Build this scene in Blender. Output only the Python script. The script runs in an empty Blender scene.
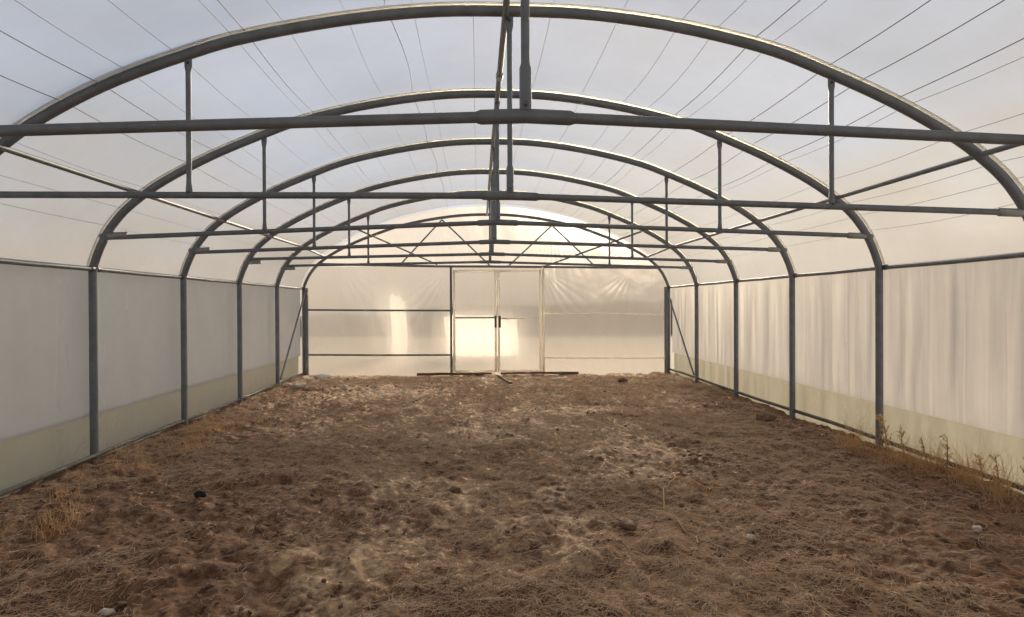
import bpy, math, random
import numpy as np
from mathutils import Vector

random.seed(7)
rng = np.random.default_rng(11)
SC = bpy.context.scene
COL = SC.collection

# ------------------------------------------------------------------ mesh helpers
class MB:
    """collects shapes and links them as ONE mesh object"""
    def __init__(self):
        self.v = []; self.f = []; self.sm = []
    def add(self, vs, fs, smooth=True):
        o = len(self.v)
        self.v += [tuple(p) for p in vs]
        for f in fs:
            self.f.append(tuple(i + o for i in f)); self.sm.append(smooth)
    def tube(self, pts, r, seg=12, flat=None, caps=True):
        """sweep along pts; r is a number or a list; flat=(wide,thin) factor pairs per point"""
        P = [Vector(p) for p in pts]; n = len(P)
        R = r if isinstance(r, (list, tuple)) else [r] * n
        t0 = (P[1] - P[0]).normalized()
        up = Vector((0, 1, 0)) if abs(t0.y) < .8 else Vector((1, 0, 0))
        nrm = (up - t0 * up.dot(t0)).normalized()
        vs = []
        for i in range(n):
            t = (P[min(i + 1, n - 1)] - P[max(i - 1, 0)]).normalized()
            nrm = (nrm - t * nrm.dot(t)).normalized()
            b = t.cross(nrm)
            fa, fb = flat[i] if flat else (1, 1)
            for k in range(seg):
                a = 2 * math.pi * k / seg
                vs.append(P[i] + nrm * (R[i] * fa * math.cos(a)) + b * (R[i] * fb * math.sin(a)))
        fs = []
        for i in range(n - 1):
            for k in range(seg):
                k2 = (k + 1) % seg
                fs.append((i * seg + k, i * seg + k2, (i + 1) * seg + k2, (i + 1) * seg + k))
        self.add(vs, fs)
        if caps:
            self.add(vs[:seg], [tuple(range(seg - 1, -1, -1))], False)
            self.add(vs[-seg:], [tuple(range(seg))], False)
        return self
    def box(self, c, s, bev=0.0):
        x, y, z = s[0] / 2, s[1] / 2, s[2] / 2
        b = min(bev, x * .9, y * .9, z * .9)
        if b <= 0:
            vs = [(c[0] + i * x, c[1] + j * y, c[2] + k * z) for i in (-1, 1) for j in (-1, 1) for k in (-1, 1)]
            self.add(vs, [(0, 1, 3, 2), (4, 6, 7, 5), (0, 4, 5, 1), (2, 3, 7, 6), (0, 2, 6, 4), (1, 5, 7, 3)], False)
            return self
        import bmesh
        bm = bmesh.new(); bmesh.ops.create_cube(bm, size=1)
        for v in bm.verts: v.co = Vector((c[0] + v.co.x * 2 * x, c[1] + v.co.y * 2 * y, c[2] + v.co.z * 2 * z))
        bmesh.ops.bevel(bm, geom=bm.edges[:], offset=b, segments=2, affect='EDGES')
        bm.verts.index_update()
        self.add([v.co for v in bm.verts], [[v.index for v in f.verts] for f in bm.faces], True)
        bm.free(); return self
    def build(self, name, m, parent=None, loc=None):
        me = bpy.data.meshes.new(name)
        me.from_pydata([tuple(p) for p in self.v], [], self.f)
        me.polygons.foreach_set('use_smooth', self.sm)
        me.materials.append(m); me.update()
        o = bpy.data.objects.new(name, me); COL.objects.link(o)
        if loc: o.location = loc
        if parent: o.parent = parent
        return o

def np_mesh(name, V, F, m, parent=None, smooth=True):
    """V (n,3), F (k,4) or (k,3) numpy arrays"""
    me = bpy.data.meshes.new(name)
    w = F.shape[1]
    me.vertices.add(len(V)); me.vertices.foreach_set('co', V.astype(np.float32).ravel())
    me.loops.add(F.size); me.loops.foreach_set('vertex_index', F.astype(np.int32).ravel())
    me.polygons.add(len(F))
    me.polygons.foreach_set('loop_start', np.arange(0, F.size, w, dtype=np.int32))
    me.polygons.foreach_set('loop_total', np.full(len(F), w, dtype=np.int32))
    me.polygons.foreach_set('use_smooth', np.full(len(F), smooth))
    me.materials.append(m); me.update(); me.validate()
    o = bpy.data.objects.new(name, me); COL.objects.link(o)
    if parent: o.parent = parent
    return o

def empty(name, loc=(0, 0, 0)):
    o = bpy.data.objects.new(name, None); COL.objects.link(o)
    o.location = loc; o.empty_display_size = .1
    return o

def tag(o, label=None, cat=None, group=None, kind=None):
    if label: o['label'] = label
    if cat: o['category'] = cat
    if group: o['group'] = group
    if kind: o['kind'] = kind
    return o

# ------------------------------------------------------------------ noise (numpy)
def vnoise(x, y, seed):
    r = np.random.default_rng(seed); T = r.random((256, 256))
    xi = np.floor(x).astype(int); yi = np.floor(y).astype(int)
    fx = x - xi; fy = y - yi
    fx = fx * fx * (3 - 2 * fx); fy = fy * fy * (3 - 2 * fy)
    a = T[xi % 256, yi % 256]; b = T[(xi + 1) % 256, yi % 256]
    c = T[xi % 256, (yi + 1) % 256]; d = T[(xi + 1) % 256, (yi + 1) % 256]
    return (a * (1 - fx) + b * fx) * (1 - fy) + (c * (1 - fx) + d * fx) * fy - .5
def ground_h(x, y):
    x = np.asarray(x, float); y = np.asarray(y, float)
    h = .05 * vnoise(x * .8, y * .7, 1) + .045 * vnoise(x * 2.3 + 9, y * 2.0, 2)
    h = h + .050 * vnoise(x * 5.1, y * 4.3 + 3, 3)
    n = vnoise(x * 11 + 5, y * 9, 4); h = h + .034 * n
    n2 = vnoise(x * 23, y * 19 + 7, 5); h = h + .028 * n2
    h = h + .010 * vnoise(x * 47, y * 41, 6)
    # soil piled a little against the right wall foot, flat trench at its inside
    h = h - .035 + .05 * np.exp(-((x - 3.75) / .18) ** 2) * (.6 + vnoise(x * 0 + 1, y * 1.3, 8)) 
    h = h + .03 * np.exp(-((x + 3.9) / .15) ** 2)
    return h
def gz(x, y): return float(ground_h(np.array([x]), np.array([y]))[0])

# ------------------------------------------------------------------ materials
def mat(name):
    m = bpy.data.materials.new(name); m.use_nodes = True
    nt = m.node_tree; nt.nodes.clear()
    return m, nt, nt.nodes.new('ShaderNodeOutputMaterial')
def N(nt, t, **kw):
    n = nt.nodes.new('ShaderNode' + t)
    for k, v in kw.items():
        if k in n.inputs: n.inputs[k].default_value = v
        else: setattr(n, k, v)
    return n
def ramp(nt, stops):
    r = nt.nodes.new('ShaderNodeValToRGB'); e = r.color_ramp.elements
    while len(e) < len(stops): e.new(.5)
    for el, (p, c) in zip(e, stops):
        el.position = p; el.color = (*c, 1) if len(c) == 3 else c
    return r

def metal_mat(name, col, col2, rough=.5, metallic=.35, scale=9):
    m, nt, out = mat(name); L = nt.links.new
    tc = N(nt, 'TexCoord')
    n1 = N(nt, 'TexNoise', Scale=scale, Detail=6.0, Roughness=.65)
    L(tc.outputs['Object'], n1.inputs['Vector'])
    r = ramp(nt, [(.3, col2), (.65, col)]); L(n1.outputs['Fac'], r.inputs['Fac'])
    p = N(nt, 'BsdfPrincipled', Roughness=rough, Metallic=metallic)
    L(r.outputs['Color'], p.inputs['Base Color'])
    n2 = N(nt, 'TexNoise', Scale=140.0, Detail=2.0)
    L(tc.outputs['Object'], n2.inputs['Vector'])
    b = N(nt, 'Bump', Strength=.08, Distance=.002); L(n2.outputs['Fac'], b.inputs['Height'])
    L(b.outputs['Normal'], p.inputs['Normal'])
    L(p.outputs['BSDF'], out.inputs['Surface'])
    return m

def film_mat(name, col, clear, diffuse, gloss=.04, ior=1.15, rough=1.0, bump=(), tint=None, thru=0.0):
    """milky polythene sheet: part of the light goes on hazily forward, part is scattered"""
    m, nt, out = mat(name); L = nt.links.new
    tc = N(nt, 'TexCoord')
    nrm = None
    for (sc, strength, dist, detail) in bump:
        mp = N(nt, 'Mapping'); mp.inputs['Scale'].default_value = sc
        L(tc.outputs['Object'], mp.inputs['Vector'])
        nz = N(nt, 'TexNoise', Scale=1.0, Detail=detail, Distortion=.6); L(mp.outputs['Vector'], nz.inputs['Vector'])
        b = N(nt, 'Bump', Strength=strength, Distance=dist); L(nz.outputs['Fac'], b.inputs['Height'])
        if nrm: L(nrm.outputs['Normal'], b.inputs['Normal'])
        nrm = b
    # faint dirt film
    nz = N(nt, 'TexNoise', Scale=2.2, Detail=7.0, Roughness=.7); L(tc.outputs['Object'], nz.inputs['Vector'])
    r = ramp(nt, [(.25, tuple(c * .90 for c in col)), (.7, col)]); L(nz.outputs['Fac'], r.inputs['Fac'])
    tr = N(nt, 'BsdfTranslucent'); L(r.outputs['Color'], tr.inputs['Color'])
    df = N(nt, 'BsdfDiffuse'); L(r.outputs['Color'], df.inputs['Color'])
    rf = N(nt, 'BsdfRefraction', Roughness=rough, IOR=ior, Color=(*(tint or col), 1))
    gl = N(nt, 'BsdfGlossy', Roughness=.35, Color=(.9, .9, .9, 1))
    if nrm:
        for n in (tr, df, rf, gl): L(nrm.outputs['Normal'], n.inputs['Normal'])
    a = N(nt, 'MixShader', Fac=diffuse); L(tr.outputs[0], a.inputs[1]); L(df.outputs[0], a.inputs[2])
    b = N(nt, 'MixShader', Fac=clear); L(a.outputs[0], b.inputs[1]); L(rf.outputs[0], b.inputs[2])
    c = N(nt, 'MixShader', Fac=gloss); L(b.outputs[0], c.inputs[1]); L(gl.outputs[0], c.inputs[2])
    if thru:
        tp = N(nt, 'BsdfTransparent'); tp.inputs['Color'].default_value = (.97, .96, .94, 1)
        d = N(nt, 'MixShader', Fac=thru); L(c.outputs[0], d.inputs[1]); L(tp.outputs[0], d.inputs[2]); c = d
    L(c.outputs[0], out.inputs['Surface'])
    return m

def plain_mat(name, stops, scale=20, rough=.85, bump=.3, trans=0.0, stretch=(1, 1, 1)):
    m, nt, out = mat(name); L = nt.links.new
    tc = N(nt, 'TexCoord'); mp = N(nt, 'Mapping'); mp.inputs['Scale'].default_value = stretch
    L(tc.outputs['Object'], mp.inputs['Vector'])
    n1 = N(nt, 'TexNoise', Scale=scale, Detail=8.0, Roughness=.65); L(mp.outputs['Vector'], n1.inputs['Vector'])
    r = ramp(nt, stops); L(n1.outputs['Fac'], r.inputs['Fac'])
    p = N(nt, 'BsdfPrincipled', Roughness=rough); L(r.outputs['Color'], p.inputs['Base Color'])
    b = N(nt, 'Bump', Strength=bump, Distance=.01); L(n1.outputs['Fac'], b.inputs['Height'])
    L(b.outputs['Normal'], p.inputs['Normal'])
    if trans:
        t = N(nt, 'BsdfTranslucent'); L(r.outputs['Color'], t.inputs['Color'])
        mx = N(nt, 'MixShader', Fac=trans); L(p.outputs[0], mx.inputs[1]); L(t.outputs[0], mx.inputs[2])
        L(mx.outputs[0], out.inputs['Surface'])
    else:
        L(p.outputs[0], out.inputs['Surface'])
    return m

def ground_mat():
    m, nt, out = mat('bare_soil'); L = nt.links.new
    tc = N(nt, 'TexCoord')
    def noise(scale, detail=6.0, rough=.6, sy=1.0, dist=0.0):
        mp = N(nt, 'Mapping'); mp.inputs['Scale'].default_value = (scale, scale * sy, scale)
        L(tc.outputs['Object'], mp.inputs['Vector'])
        n = N(nt, 'TexNoise', Scale=1.0, Detail=detail, Roughness=rough, Distortion=dist)
        L(mp.outputs['Vector'], n.inputs['Vector']); return n
    big = noise(.55, 5.0, .6); mid = noise(3.2, 8.0, .7, dist=.6); fine = noise(26, 10.0, .75, dist=.5)
    # distance from the centre line: redder open soil at both sides, straw dust in the middle
    sep = N(nt, 'SeparateXYZ'); L(tc.outputs['Object'], sep.inputs[0])
    ab = N(nt, 'Math', operation='ABSOLUTE'); L(sep.outputs['X'], ab.inputs[0])
    mr = N(nt, 'MapRange'); mr.inputs['From Min'].default_value = 1.0; mr.inputs['From Max'].default_value = 3.6
    mr.inputs['To Min'].default_value = -.12; mr.inputs['To Max'].default_value = .22
    L(ab.outputs[0], mr.inputs['Value'])
    s = N(nt, 'Math', operation='ADD'); L(big.outputs['Fac'], s.inputs[0]); L(mr.outputs[0], s.inputs[1])
    # far end's sunlight put into the colour: paler there, darker near the camera
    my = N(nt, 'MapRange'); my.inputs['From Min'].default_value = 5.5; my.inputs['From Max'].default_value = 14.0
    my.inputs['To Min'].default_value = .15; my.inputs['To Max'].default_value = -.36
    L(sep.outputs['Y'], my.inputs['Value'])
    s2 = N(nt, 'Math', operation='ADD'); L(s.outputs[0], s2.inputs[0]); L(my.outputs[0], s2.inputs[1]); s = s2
    m1 = N(nt, 'Math', operation='MULTIPLY_ADD'); L(mid.outputs['Fac'], m1.inputs[0]); m1.inputs[1].default_value = .9
    L(s.outputs[0], m1.inputs[2])
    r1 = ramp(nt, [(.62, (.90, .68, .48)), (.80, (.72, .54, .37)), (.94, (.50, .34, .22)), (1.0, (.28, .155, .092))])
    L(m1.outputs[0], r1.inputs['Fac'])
    r2 = ramp(nt, [(.33, (.28, .24, .22)), (.52, (.95, .95, .95)), (.72, (1.35, 1.3, 1.2))]); L(fine.outputs['Fac'], r2.inputs['Fac'])
    mx = N(nt, 'Mix', data_type='RGBA', blend_type='MULTIPLY'); mx.inputs[0].default_value = .85
    L(r1.outputs['Color'], mx.inputs[6]); L(r2.outputs['Color'], mx.inputs[7])
    # darker where the bump is low, paler on the high spots
    cr = noise(7.5, 6.0, .7, dist=1.0)
    r3 = ramp(nt, [(.38, (.22, .16, .13)), (.50, (1, 1, 1)), (.66, (1.25, 1.2, 1.1))]); L(cr.outputs['Fac'], r3.inputs['Fac'])
    mx2 = N(nt, 'Mix', data_type='RGBA', blend_type='MULTIPLY'); mx2.inputs[0].default_value = .8
    L(mx.outputs[2], mx2.inputs[6]); L(r3.outputs['Color'], mx2.inputs[7])
    p = N(nt, 'BsdfPrincipled', Roughness=.8); p.inputs['Specular IOR Level'].default_value = .4
    L(mx2.outputs[2], p.inputs['Base Color'])
    b = N(nt, 'Bump', Strength=.7, Distance=.02); L(fine.outputs['Fac'], b.inputs['Height'])
    b2 = N(nt, 'Bump', Strength=.5, Distance=.05); L(cr.outputs['Fac'], b2.inputs['Height']); L(b.outputs['Normal'], b2.inputs['Normal'])
    L(b2.outputs['Normal'], p.inputs['Normal'])
    L(p.outputs[0], out.inputs['Surface'])
    return m

M = {}
M['pipe'] = metal_mat('galvanised_pipe', (.235, .262, .30), (.165, .185, .215), .5, .3)
M['clamp'] = metal_mat('zinc_clamp', (.42, .43, .43), (.30, .31, .32), .4, .5, 30)
M['rail'] = metal_mat('dull_rail', (.15, .145, .135), (.08, .075, .065), .85, .0)
M['bolt'] = metal_mat('bolt_steel', (.16, .16, .17), (.10, .10, .11), .4, .6, 40)
M['alu'] = plain_mat('pale_plastic_profile', [(.3, (.88, .85, .79)), (.7, (.94, .92, .87))], 8, .5, .05, .6)
M['wire'] = metal_mat('roof_wire', (.34, .35, .36), (.24, .25, .26), .6, .2, 5)
M['roof'] = film_mat('roof_film', (.92, .92, .92), .0, .15, thru=.56, bump=[((2.0, 5.0, 2.0), .10, .02, 2.0)])
M['curtain_l'] = film_mat('curtain_film', (.79, .80, .78), .12, .32, bump=[((2.5, 2.5, 1.2), .12, .02, 2.0)])
M['curtain_r'] = film_mat('creased_curtain_film', (.88, .845, .80), .12, .28, bump=[((9, 9, .5), .22, .02, 2.0)])
M['skirt'] = film_mat('skirt_film', (.70, .665, .53), .20, .30, bump=[((3, 3, 3), .25, .03, 3.0)])
FOLDS = [((7, 3, 1.1), .35, .03, 2.0), ((1.1, 1, .9), .4, .15, 2.0)]
M['end'] = film_mat('end_wall_film', (.69, .655, .625), .78, .14, gloss=.05, ior=1.17, rough=.68, thru=.15, bump=FOLDS)
M['gable'] = film_mat('gable_film', (.66, .65, .64), .22, .28, gloss=.06, ior=1.15, rough=.8, thru=.05, bump=FOLDS)
M['tape'] = film_mat('film_tape', (.95, .93, .86), .55, .1, gloss=.03)
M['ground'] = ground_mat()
M['yard'] = plain_mat('yard_soil', [(.3, (.55, .47, .37)), (.7, (.66, .58, .47))], 3, .95)
M['bank'] = plain_mat('bank_soil', [(.3, (.34, .28, .21)), (.7, (.46, .39, .30))], 2, .95)
M['sheet'] = film_mat('glow_sheet_white', (.97, .96, .92), .0, .05, gloss=.02)
M['straw'] = plain_mat('dry_straw', [(.3, (.58, .42, .295)), (.7, (.85, .66, .49))], 6, .8, .1, .15)
M['weed'] = plain_mat('dry_weed', [(.3, (.80, .58, .33)), (.7, (.93, .76, .50))], 9, .8, .1, .5)
M['stalk'] = plain_mat('weed_stalk', [(.3, (.32, .22, .12)), (.7, (.50, .37, .21))], 9, .8, .2)
M['clod'] = plain_mat('soil_clod', [(.3, (.12, .072, .048)), (.7, (.24, .155, .105))], 14, .95, .8)
M['clod_dark'] = plain_mat('dark_clod', [(.3, (.010, .009, .009)), (.7, (.03, .027, .026))], 14, .9, .8)
M['stone'] = plain_mat('pale_stone', [(.3, (.52, .47, .40)), (.7, (.74, .69, .61))], 8, .85, .4)
M['wood'] = plain_mat('weathered_wood', [(.3, (.09, .055, .035)), (.7, (.20, .13, .085))], 14, .85, .4, stretch=(1, 8, 8))
M['scrap'] = plain_mat('white_scrap', [(.3, (.70, .68, .62)), (.7, (.82, .80, .75))], 6, .6, .3)

# ------------------------------------------------------------------ the frame's own measures (metres)
Z0 = 1.5                      # camera height above the soil
HW = 4.0                      # half span
Y1, DY, YE = 4.757, 1.962, 14.48
HOOPS = [Y1 + DY * i for i in range(-1, 5)]
PR = .038                     # hoop pipe radius
EAVE = 1.872
ARCH = [(0, 3.64), (.5, 3.625), (1.0, 3.565), (1.5, 3.47), (1.95, 3.355), (2.3, 3.225), (2.75, 3.035), (3.1, 2.86),
        (3.35, 2.715), (3.53, 2.585), (3.70, 2.435), (3.83, 2.27), (3.91, 2.12), (3.965, 1.98), (4.0, 1.84)]
AX = np.array([a[0] for a in ARCH]); AZ = np.array([a[1] for a in ARCH])
def smooth_arch(n_per=4):
    """half arch from apex to eave by Catmull-Rom, mirrored at the apex"""
    P = [Vector((-ARCH[1][0], 0, ARCH[1][1]))] + [Vector((x, 0, z)) for x, z in ARCH] + [Vector((4.0, 0, 1.6))]
    out = []
    for i in range(1, len(P) - 2):
        for k in range(n_per):
            t = k / n_per
            a, b, c, d = P[i - 1], P[i], P[i + 1], P[i + 2]
            out.append(.5 * ((2 * b) + (c - a) * t + (2 * a - 5 * b + 4 * c - d) * t * t + (3 * b - a - 3 * c + d) * t ** 3))
    out.append(P[-2]); return out
HALF = smooth_arch()
FULL = [Vector((-p.x, 0, p.z)) for p in reversed(HALF)] + HALF[1:]
def arch_z(x):
    x = abs(x)
    return float(np.interp(x, [p.x for p in HALF], [p.z for p in HALF]))
def arch_normal(i):
    a = FULL[max(i - 1, 0)]; b = FULL[min(i + 1, len(FULL) - 1)]
    t = (b - a).normalized(); return Vector((-t.z, 0, t.x))
def offset_arch(d):
    return [FULL[i] + arch_normal(i) * d for i in range(len(FULL))]

# ------------------------------------------------------------------ ground
def grid_axis(bounds):
    out = []
    for a, b, s in bounds:
        n = max(1, int(round((b - a) / s))); out += list(np.linspace(a, b, n, endpoint=False))
    out.append(bounds[-1][1]); return np.array(out)
gx = grid_axis([(-4.12, 4.12, .017)])
gy = grid_axis([(-5.0, 2.4, .25), (2.4, 7.5, .016), (7.5, 14.6, .034)])
X, Y = np.meshgrid(gx, gy)
Z = ground_h(X, Y)
nx, ny = len(gx), len(gy)
idx = np.arange(nx * ny).reshape(ny, nx)
F = np.stack([idx[:-1, :-1], idx[:-1, 1:], idx[1:, 1:], idx[1:, :-1]], -1).reshape(-1, 4)
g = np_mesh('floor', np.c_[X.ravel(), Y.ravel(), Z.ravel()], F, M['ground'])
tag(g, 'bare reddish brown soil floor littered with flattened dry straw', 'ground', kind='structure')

yd = MB()
yx = [-60, -4.12, 4.12, 60]; yy = [-40, -5.0, 14.6, 90]
vs = [(x, y, -.09) for y in yy for x in yx]
yd.add(vs, [(j * 4 + i, j * 4 + i + 1, j * 4 + i + 5, j * 4 + i + 4) for j in range(3) for i in range(3) if not (i == 1 and j == 1)], False)
tag(yd.build('ground', M['yard']), 'pale dry yard around the greenhouse, seen only as haze through the film', 'ground', kind='structure')

def bank():  # unseen bank added to dim the view through the end film
    xs = np.linspace(-60, 60, 121); b = MB(); prof = [(-3.5, 0), (-2.2, .45), (-1.0, .85), (0, 1), (1.2, .9), (3, .5), (5, 0)]
    hs = 1.5 + .03 * np.clip(xs, -10, 20) + .4 * vnoise(xs * .16, xs * 0, 201) + .25 * vnoise(xs * .6, xs * 0, 202)
    vs = [(x, 38 + p, -.1 + h * q) for x, h in zip(xs, hs) for p, q in prof]
    k = len(prof)
    b.add(vs, [(i * k + j, i * k + j + 1, (i + 1) * k + j + 1, (i + 1) * k + j) for i in range(len(xs) - 1) for j in range(k - 1)])
    return b.build('backdrop_bank', M['bank'])
tag(bank(), 'low earth bank added beyond the far end wall as a dim backdrop through the film', 'bank', kind='structure')
def add_glow_sheet(x, y, w, h, label):  # unseen sheets added outside to glow through the end film
    xs = np.linspace(0, w, 40); zs = np.linspace(0, 1.0, 24); b = MB(); vs = []
    for z in zs:
        for xx in xs:
            top = h * (1 + .05 * math.sin(xx * 5 / w) + .03 * math.sin(xx * 13 / w))
            vs.append((xx + .03 * math.sin(z * 5), .05 * math.sin(xx * 6) + .03 * math.sin(xx * 15 + z * 2), z * top))
    k = len(xs)
    b.add(vs, [(j * k + i, j * k + i + 1, (j + 1) * k + i + 1, (j + 1) * k + i) for j in range(len(zs) - 1) for i in range(k - 1)])
    o = b.build('glow_sheet', M['sheet']); o.location = (x, y, -.09)
    tag(o, label, 'plastic sheet')
add_glow_sheet(-1.25, 20.5, 2.25, 1.22, 'wide white sheet added outside to put a bright glow behind the door')
add_glow_sheet(-3.05, 21.5, .5, 1.85, 'narrow pale upright sheet added outside to put a faint glow left of the door')

# ------------------------------------------------------------------ film skin
YB = -5.0
def skin_rows():
    ys = []
    marks = [YB, -3.1, -1.13, .83] + HOOPS + [YE + .01]
    for a, b in zip(marks[:-1], marks[1:]):
        for k in range(8): ys.append((a + (b - a) * k / 8, math.sin(math.pi * k / 8)))
    ys.append((marks[-1], 0)); return ys
rows = skin_rows()
off = offset_arch(PR + .030)
n = len(off); V = []; Fc = []
for j, (y, s) in enumerate(rows):
    for i, p in enumerate(off):
        nr = arch_normal(i)
        top = max(0, (p.z - 2.2) / 1.4)
        d = -.028 * s * (.4 + top)
        V.append((p.x + nr.x * d, y, p.z + nr.z * d))
for j in range(len(rows) - 1):
    for i in range(n - 1):
        Fc.append((j * n + i, j * n + i + 1, (j + 1) * n + i + 1, (j + 1) * n + i))
roof = np_mesh('ceiling', np.array(V), np.array(Fc), M['roof'])
tag(roof, 'milky translucent plastic film stretched over the arch frames as roof', 'plastic roof', kind='structure')

def curtain(sign, z0, z1, x, name, m, wav, seed, label, cat):
    ys = np.linspace(YB, YE, 420); zs = np.linspace(z0, z1, 26)
    YY, ZZ = np.meshgrid(ys, zs)
    t = (ZZ - z0) / (z1 - z0)
    W = wav * (vnoise(YY * 4.5 + seed, ZZ * .5, seed) + .6 * vnoise(YY * 11, ZZ * .8 + seed, seed + 1)
               + .7 * vnoise(YY * 1.2, ZZ * 1.5, seed + 2))
    W = W * (.25 + .75 * np.minimum(1, np.minimum(t, 1 - t) * 6))
    XX = sign * (x + W)
    V = np.c_[XX.ravel(), YY.ravel(), ZZ.ravel()]
    id_ = np.arange(V.shape[0]).reshape(len(zs), len(ys))
    q = [id_[:-1, :-1], id_[:-1, 1:], id_[1:, 1:], id_[1:, :-1]]
    if sign > 0: q = q[::-1]
    o = np_mesh(name, V, np.stack(q[::-1], -1).reshape(-1, 4), m)
    tag(o, label, cat, kind='structure'); return o
curtain(-1, .42, 1.90, HW + PR + .035, 'wall_left', M['curtain_l'], .010, 21, 'white translucent side curtain forming the left wall', 'plastic wall')
curtain(1, .42, 1.90, HW + PR + .035, 'wall_right', M['curtain_r'], .026, 31, 'white translucent side curtain with vertical creases forming the right wall', 'plastic wall')
curtain(-1, -.12, .44, HW + PR + .075, 'baseboard_left', M['skirt'], .008, 41, 'yellowish plastic skirt along the foot of the left wall', 'plastic skirt')
curtain(1, -.12, .44, HW + PR + .075, 'baseboard_right', M['skirt'], .010, 51, 'yellowish plastic skirt along the foot of the right wall', 'plastic skirt')

def end_sheet(y, name, label, hole=None, m=None, wav=.02, flip=False):
    """sheet that fills the arch profile; optional door opening (x0,x1,ztop)"""
    xs = np.linspace(-4.07, 4.07, 400 if hole else 120)
    if hole: xs = np.sort(np.unique(np.concatenate([xs[(np.abs(xs - hole[0]) > .03) & (np.abs(xs - hole[1]) > .03)], [hole[0], hole[1]]])))
    nz = 170 if hole else 60; V = []; Fq = []
    for i, x in enumerate(xs):
        top = arch_z(min(abs(x), 4.0)) + .03 if abs(x) < 3.99 else 1.87
        for k in range(nz):
            if hole:
                k0 = int(nz * .6)
                z = -.1 + (hole[2] + .1) * k / k0 if k <= k0 else hole[2] + (max(top, hole[2] + .001) - hole[2]) * (k - k0) / (nz - 1 - k0)
                if top < hole[2]: z = -.1 + (top + .1) * k / (nz - 1)
            else:
                z = -.1 + (top + .1) * k / (nz - 1)
            V.append((x, y, z))
    V = np.array(V)
    w = vnoise(V[:, 0] * 1.3 + V[:, 2] * .4, V[:, 2] * .7, 61) * 1.2 + vnoise(V[:, 0] * 5 + V[:, 2] * 1.5, V[:, 2] * .9, 62) * .6
    V[:, 1] += wav * w + wav
    if hole:
        # fans of tight folds pulled from the fixing points: (x, z, direction, half angle, reach, count, depth)
        for (fx, fz, fa, fh, fr_, fc, fd) in ((-.85, 2.30, 235, 40, 1.3, 11, .020), (1.20, 2.28, 300, 38, 1.9, 10, .022), (1.40, 3.22, 268, 42, 1.2, 13, .030),
                                              (-1.0, 3.35, 270, 45, 1.1, 10, .018), (3.2, 2.28, 250, 45, 1.3, 9, .016), (1.22, .30, 330, 45, .9, 10, .020),
                                              (-3.85, .9, 300, 25, .9, 6, .016), (2.5, 2.36, 60, 50, .9, 9, .02), (-3.2, 2.36, 300, 40, 1.2, 8, .012)):
            dx, dz = V[:, 0] - fx, V[:, 2] - fz; rr = np.hypot(dx, dz) + 1e-6
            da = (np.degrees(np.arctan2(dz, dx)) - fa + 180) % 360 - 180
            e = np.exp(-(da / fh) ** 2 * 1.6) * np.clip(rr / .25, 0, 1) * np.exp(-(rr / fr_) ** 2)
            V[:, 1] += fd * e * np.abs(np.sin(np.radians(da) * fc * 1.6 + 1.5 * vnoise(da * .05, rr * 2, int(fa)))) ** .6
    for i in range(len(xs) - 1):
        for k in range(nz - 1):
            if hole and xs[i] >= hole[0] - 1e-6 and xs[i + 1] <= hole[1] + 1e-6 and k < int(nz * .6): continue
            q = (i * nz + k, (i + 1) * nz + k, (i + 1) * nz + k + 1, i * nz + k + 1)
            Fq.append(q if not flip else q[::-1])
    Fq = np.array(Fq); o = np_mesh(name, V, Fq, m)
    if hole:
        o.data.materials.append(M['gable'])
        o.data.polygons.foreach_set('material_index', (V[Fq[:, 0], 2] > 2.34).astype(np.int32))
    tag(o, label, 'plastic wall', kind='structure'); return o
DX0, DX1, DZ = -.80, 1.18, 2.30
end_sheet(YE + .05, 'wall_back', 'creased translucent plastic film closing the far end of the greenhouse', (DX0, DX1, DZ), M['end'], .03)
end_sheet(YB - .05, 'wall_front', 'translucent plastic film closing the end behind the camera', None, M['curtain_l'], .02, True)

# ------------------------------------------------------------------ arch frames
ORD = ['nearest the camera, its tie bar crossing the top of the view', 'second from the camera, its arch touching the top edge',
       'third from the camera, first one whose two posts are in view', 'fourth from the camera, behind the first pair of full posts',
       'fifth from the camera, the second one before the far wall', 'sixth from the camera, the last one before the far wall']
ZE, ZC = 2.20, 2.335          # tie bar height at its ends and middle
TIE = [(2.15, 2.30, 2.15), (2.28, 2.285, 2.17), (2.18, 2.34, 2.20), (2.19, 2.33, 2.22), (2.24, 2.32, 2.19), (2.25, 2.32, 2.20)]   # left end, middle, right end
def strut_mb(x, zt, zb, r, tab=True):
    b = MB()
    L = zt - zb
    zs = [zt, zt - .055, zt - .10, zb + .10, zb + .05, zb]
    fl = [(.45, 1.5), (.45, 1.5), (1, 1), (1, 1), (.6, 1.35), (.6, 1.35)]
    b.tube([(x, 0, z) for z in zs], r, 12, fl)
    return b
STRUT_X = [(-2.3, 2.3), (-2.26, 2.38), (-2.33, 2.3), (-2.34, 2.29), (-2.28, 2.28), (-2.3, 2.3)]
FX = [-.03, 0, -.03, -.01, 0, 0]; FZ = [0] * 6     # each frame stands a little off true
def sway(i, x):
    # the second frame is bent a little: flat at the top, high on its left shoulder
    if i != 1: return 0.0
    return -.028 * math.exp(-(x / 1.1) ** 2) + .05 * math.exp(-((x + 2.9) / .9) ** 2)
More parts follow.
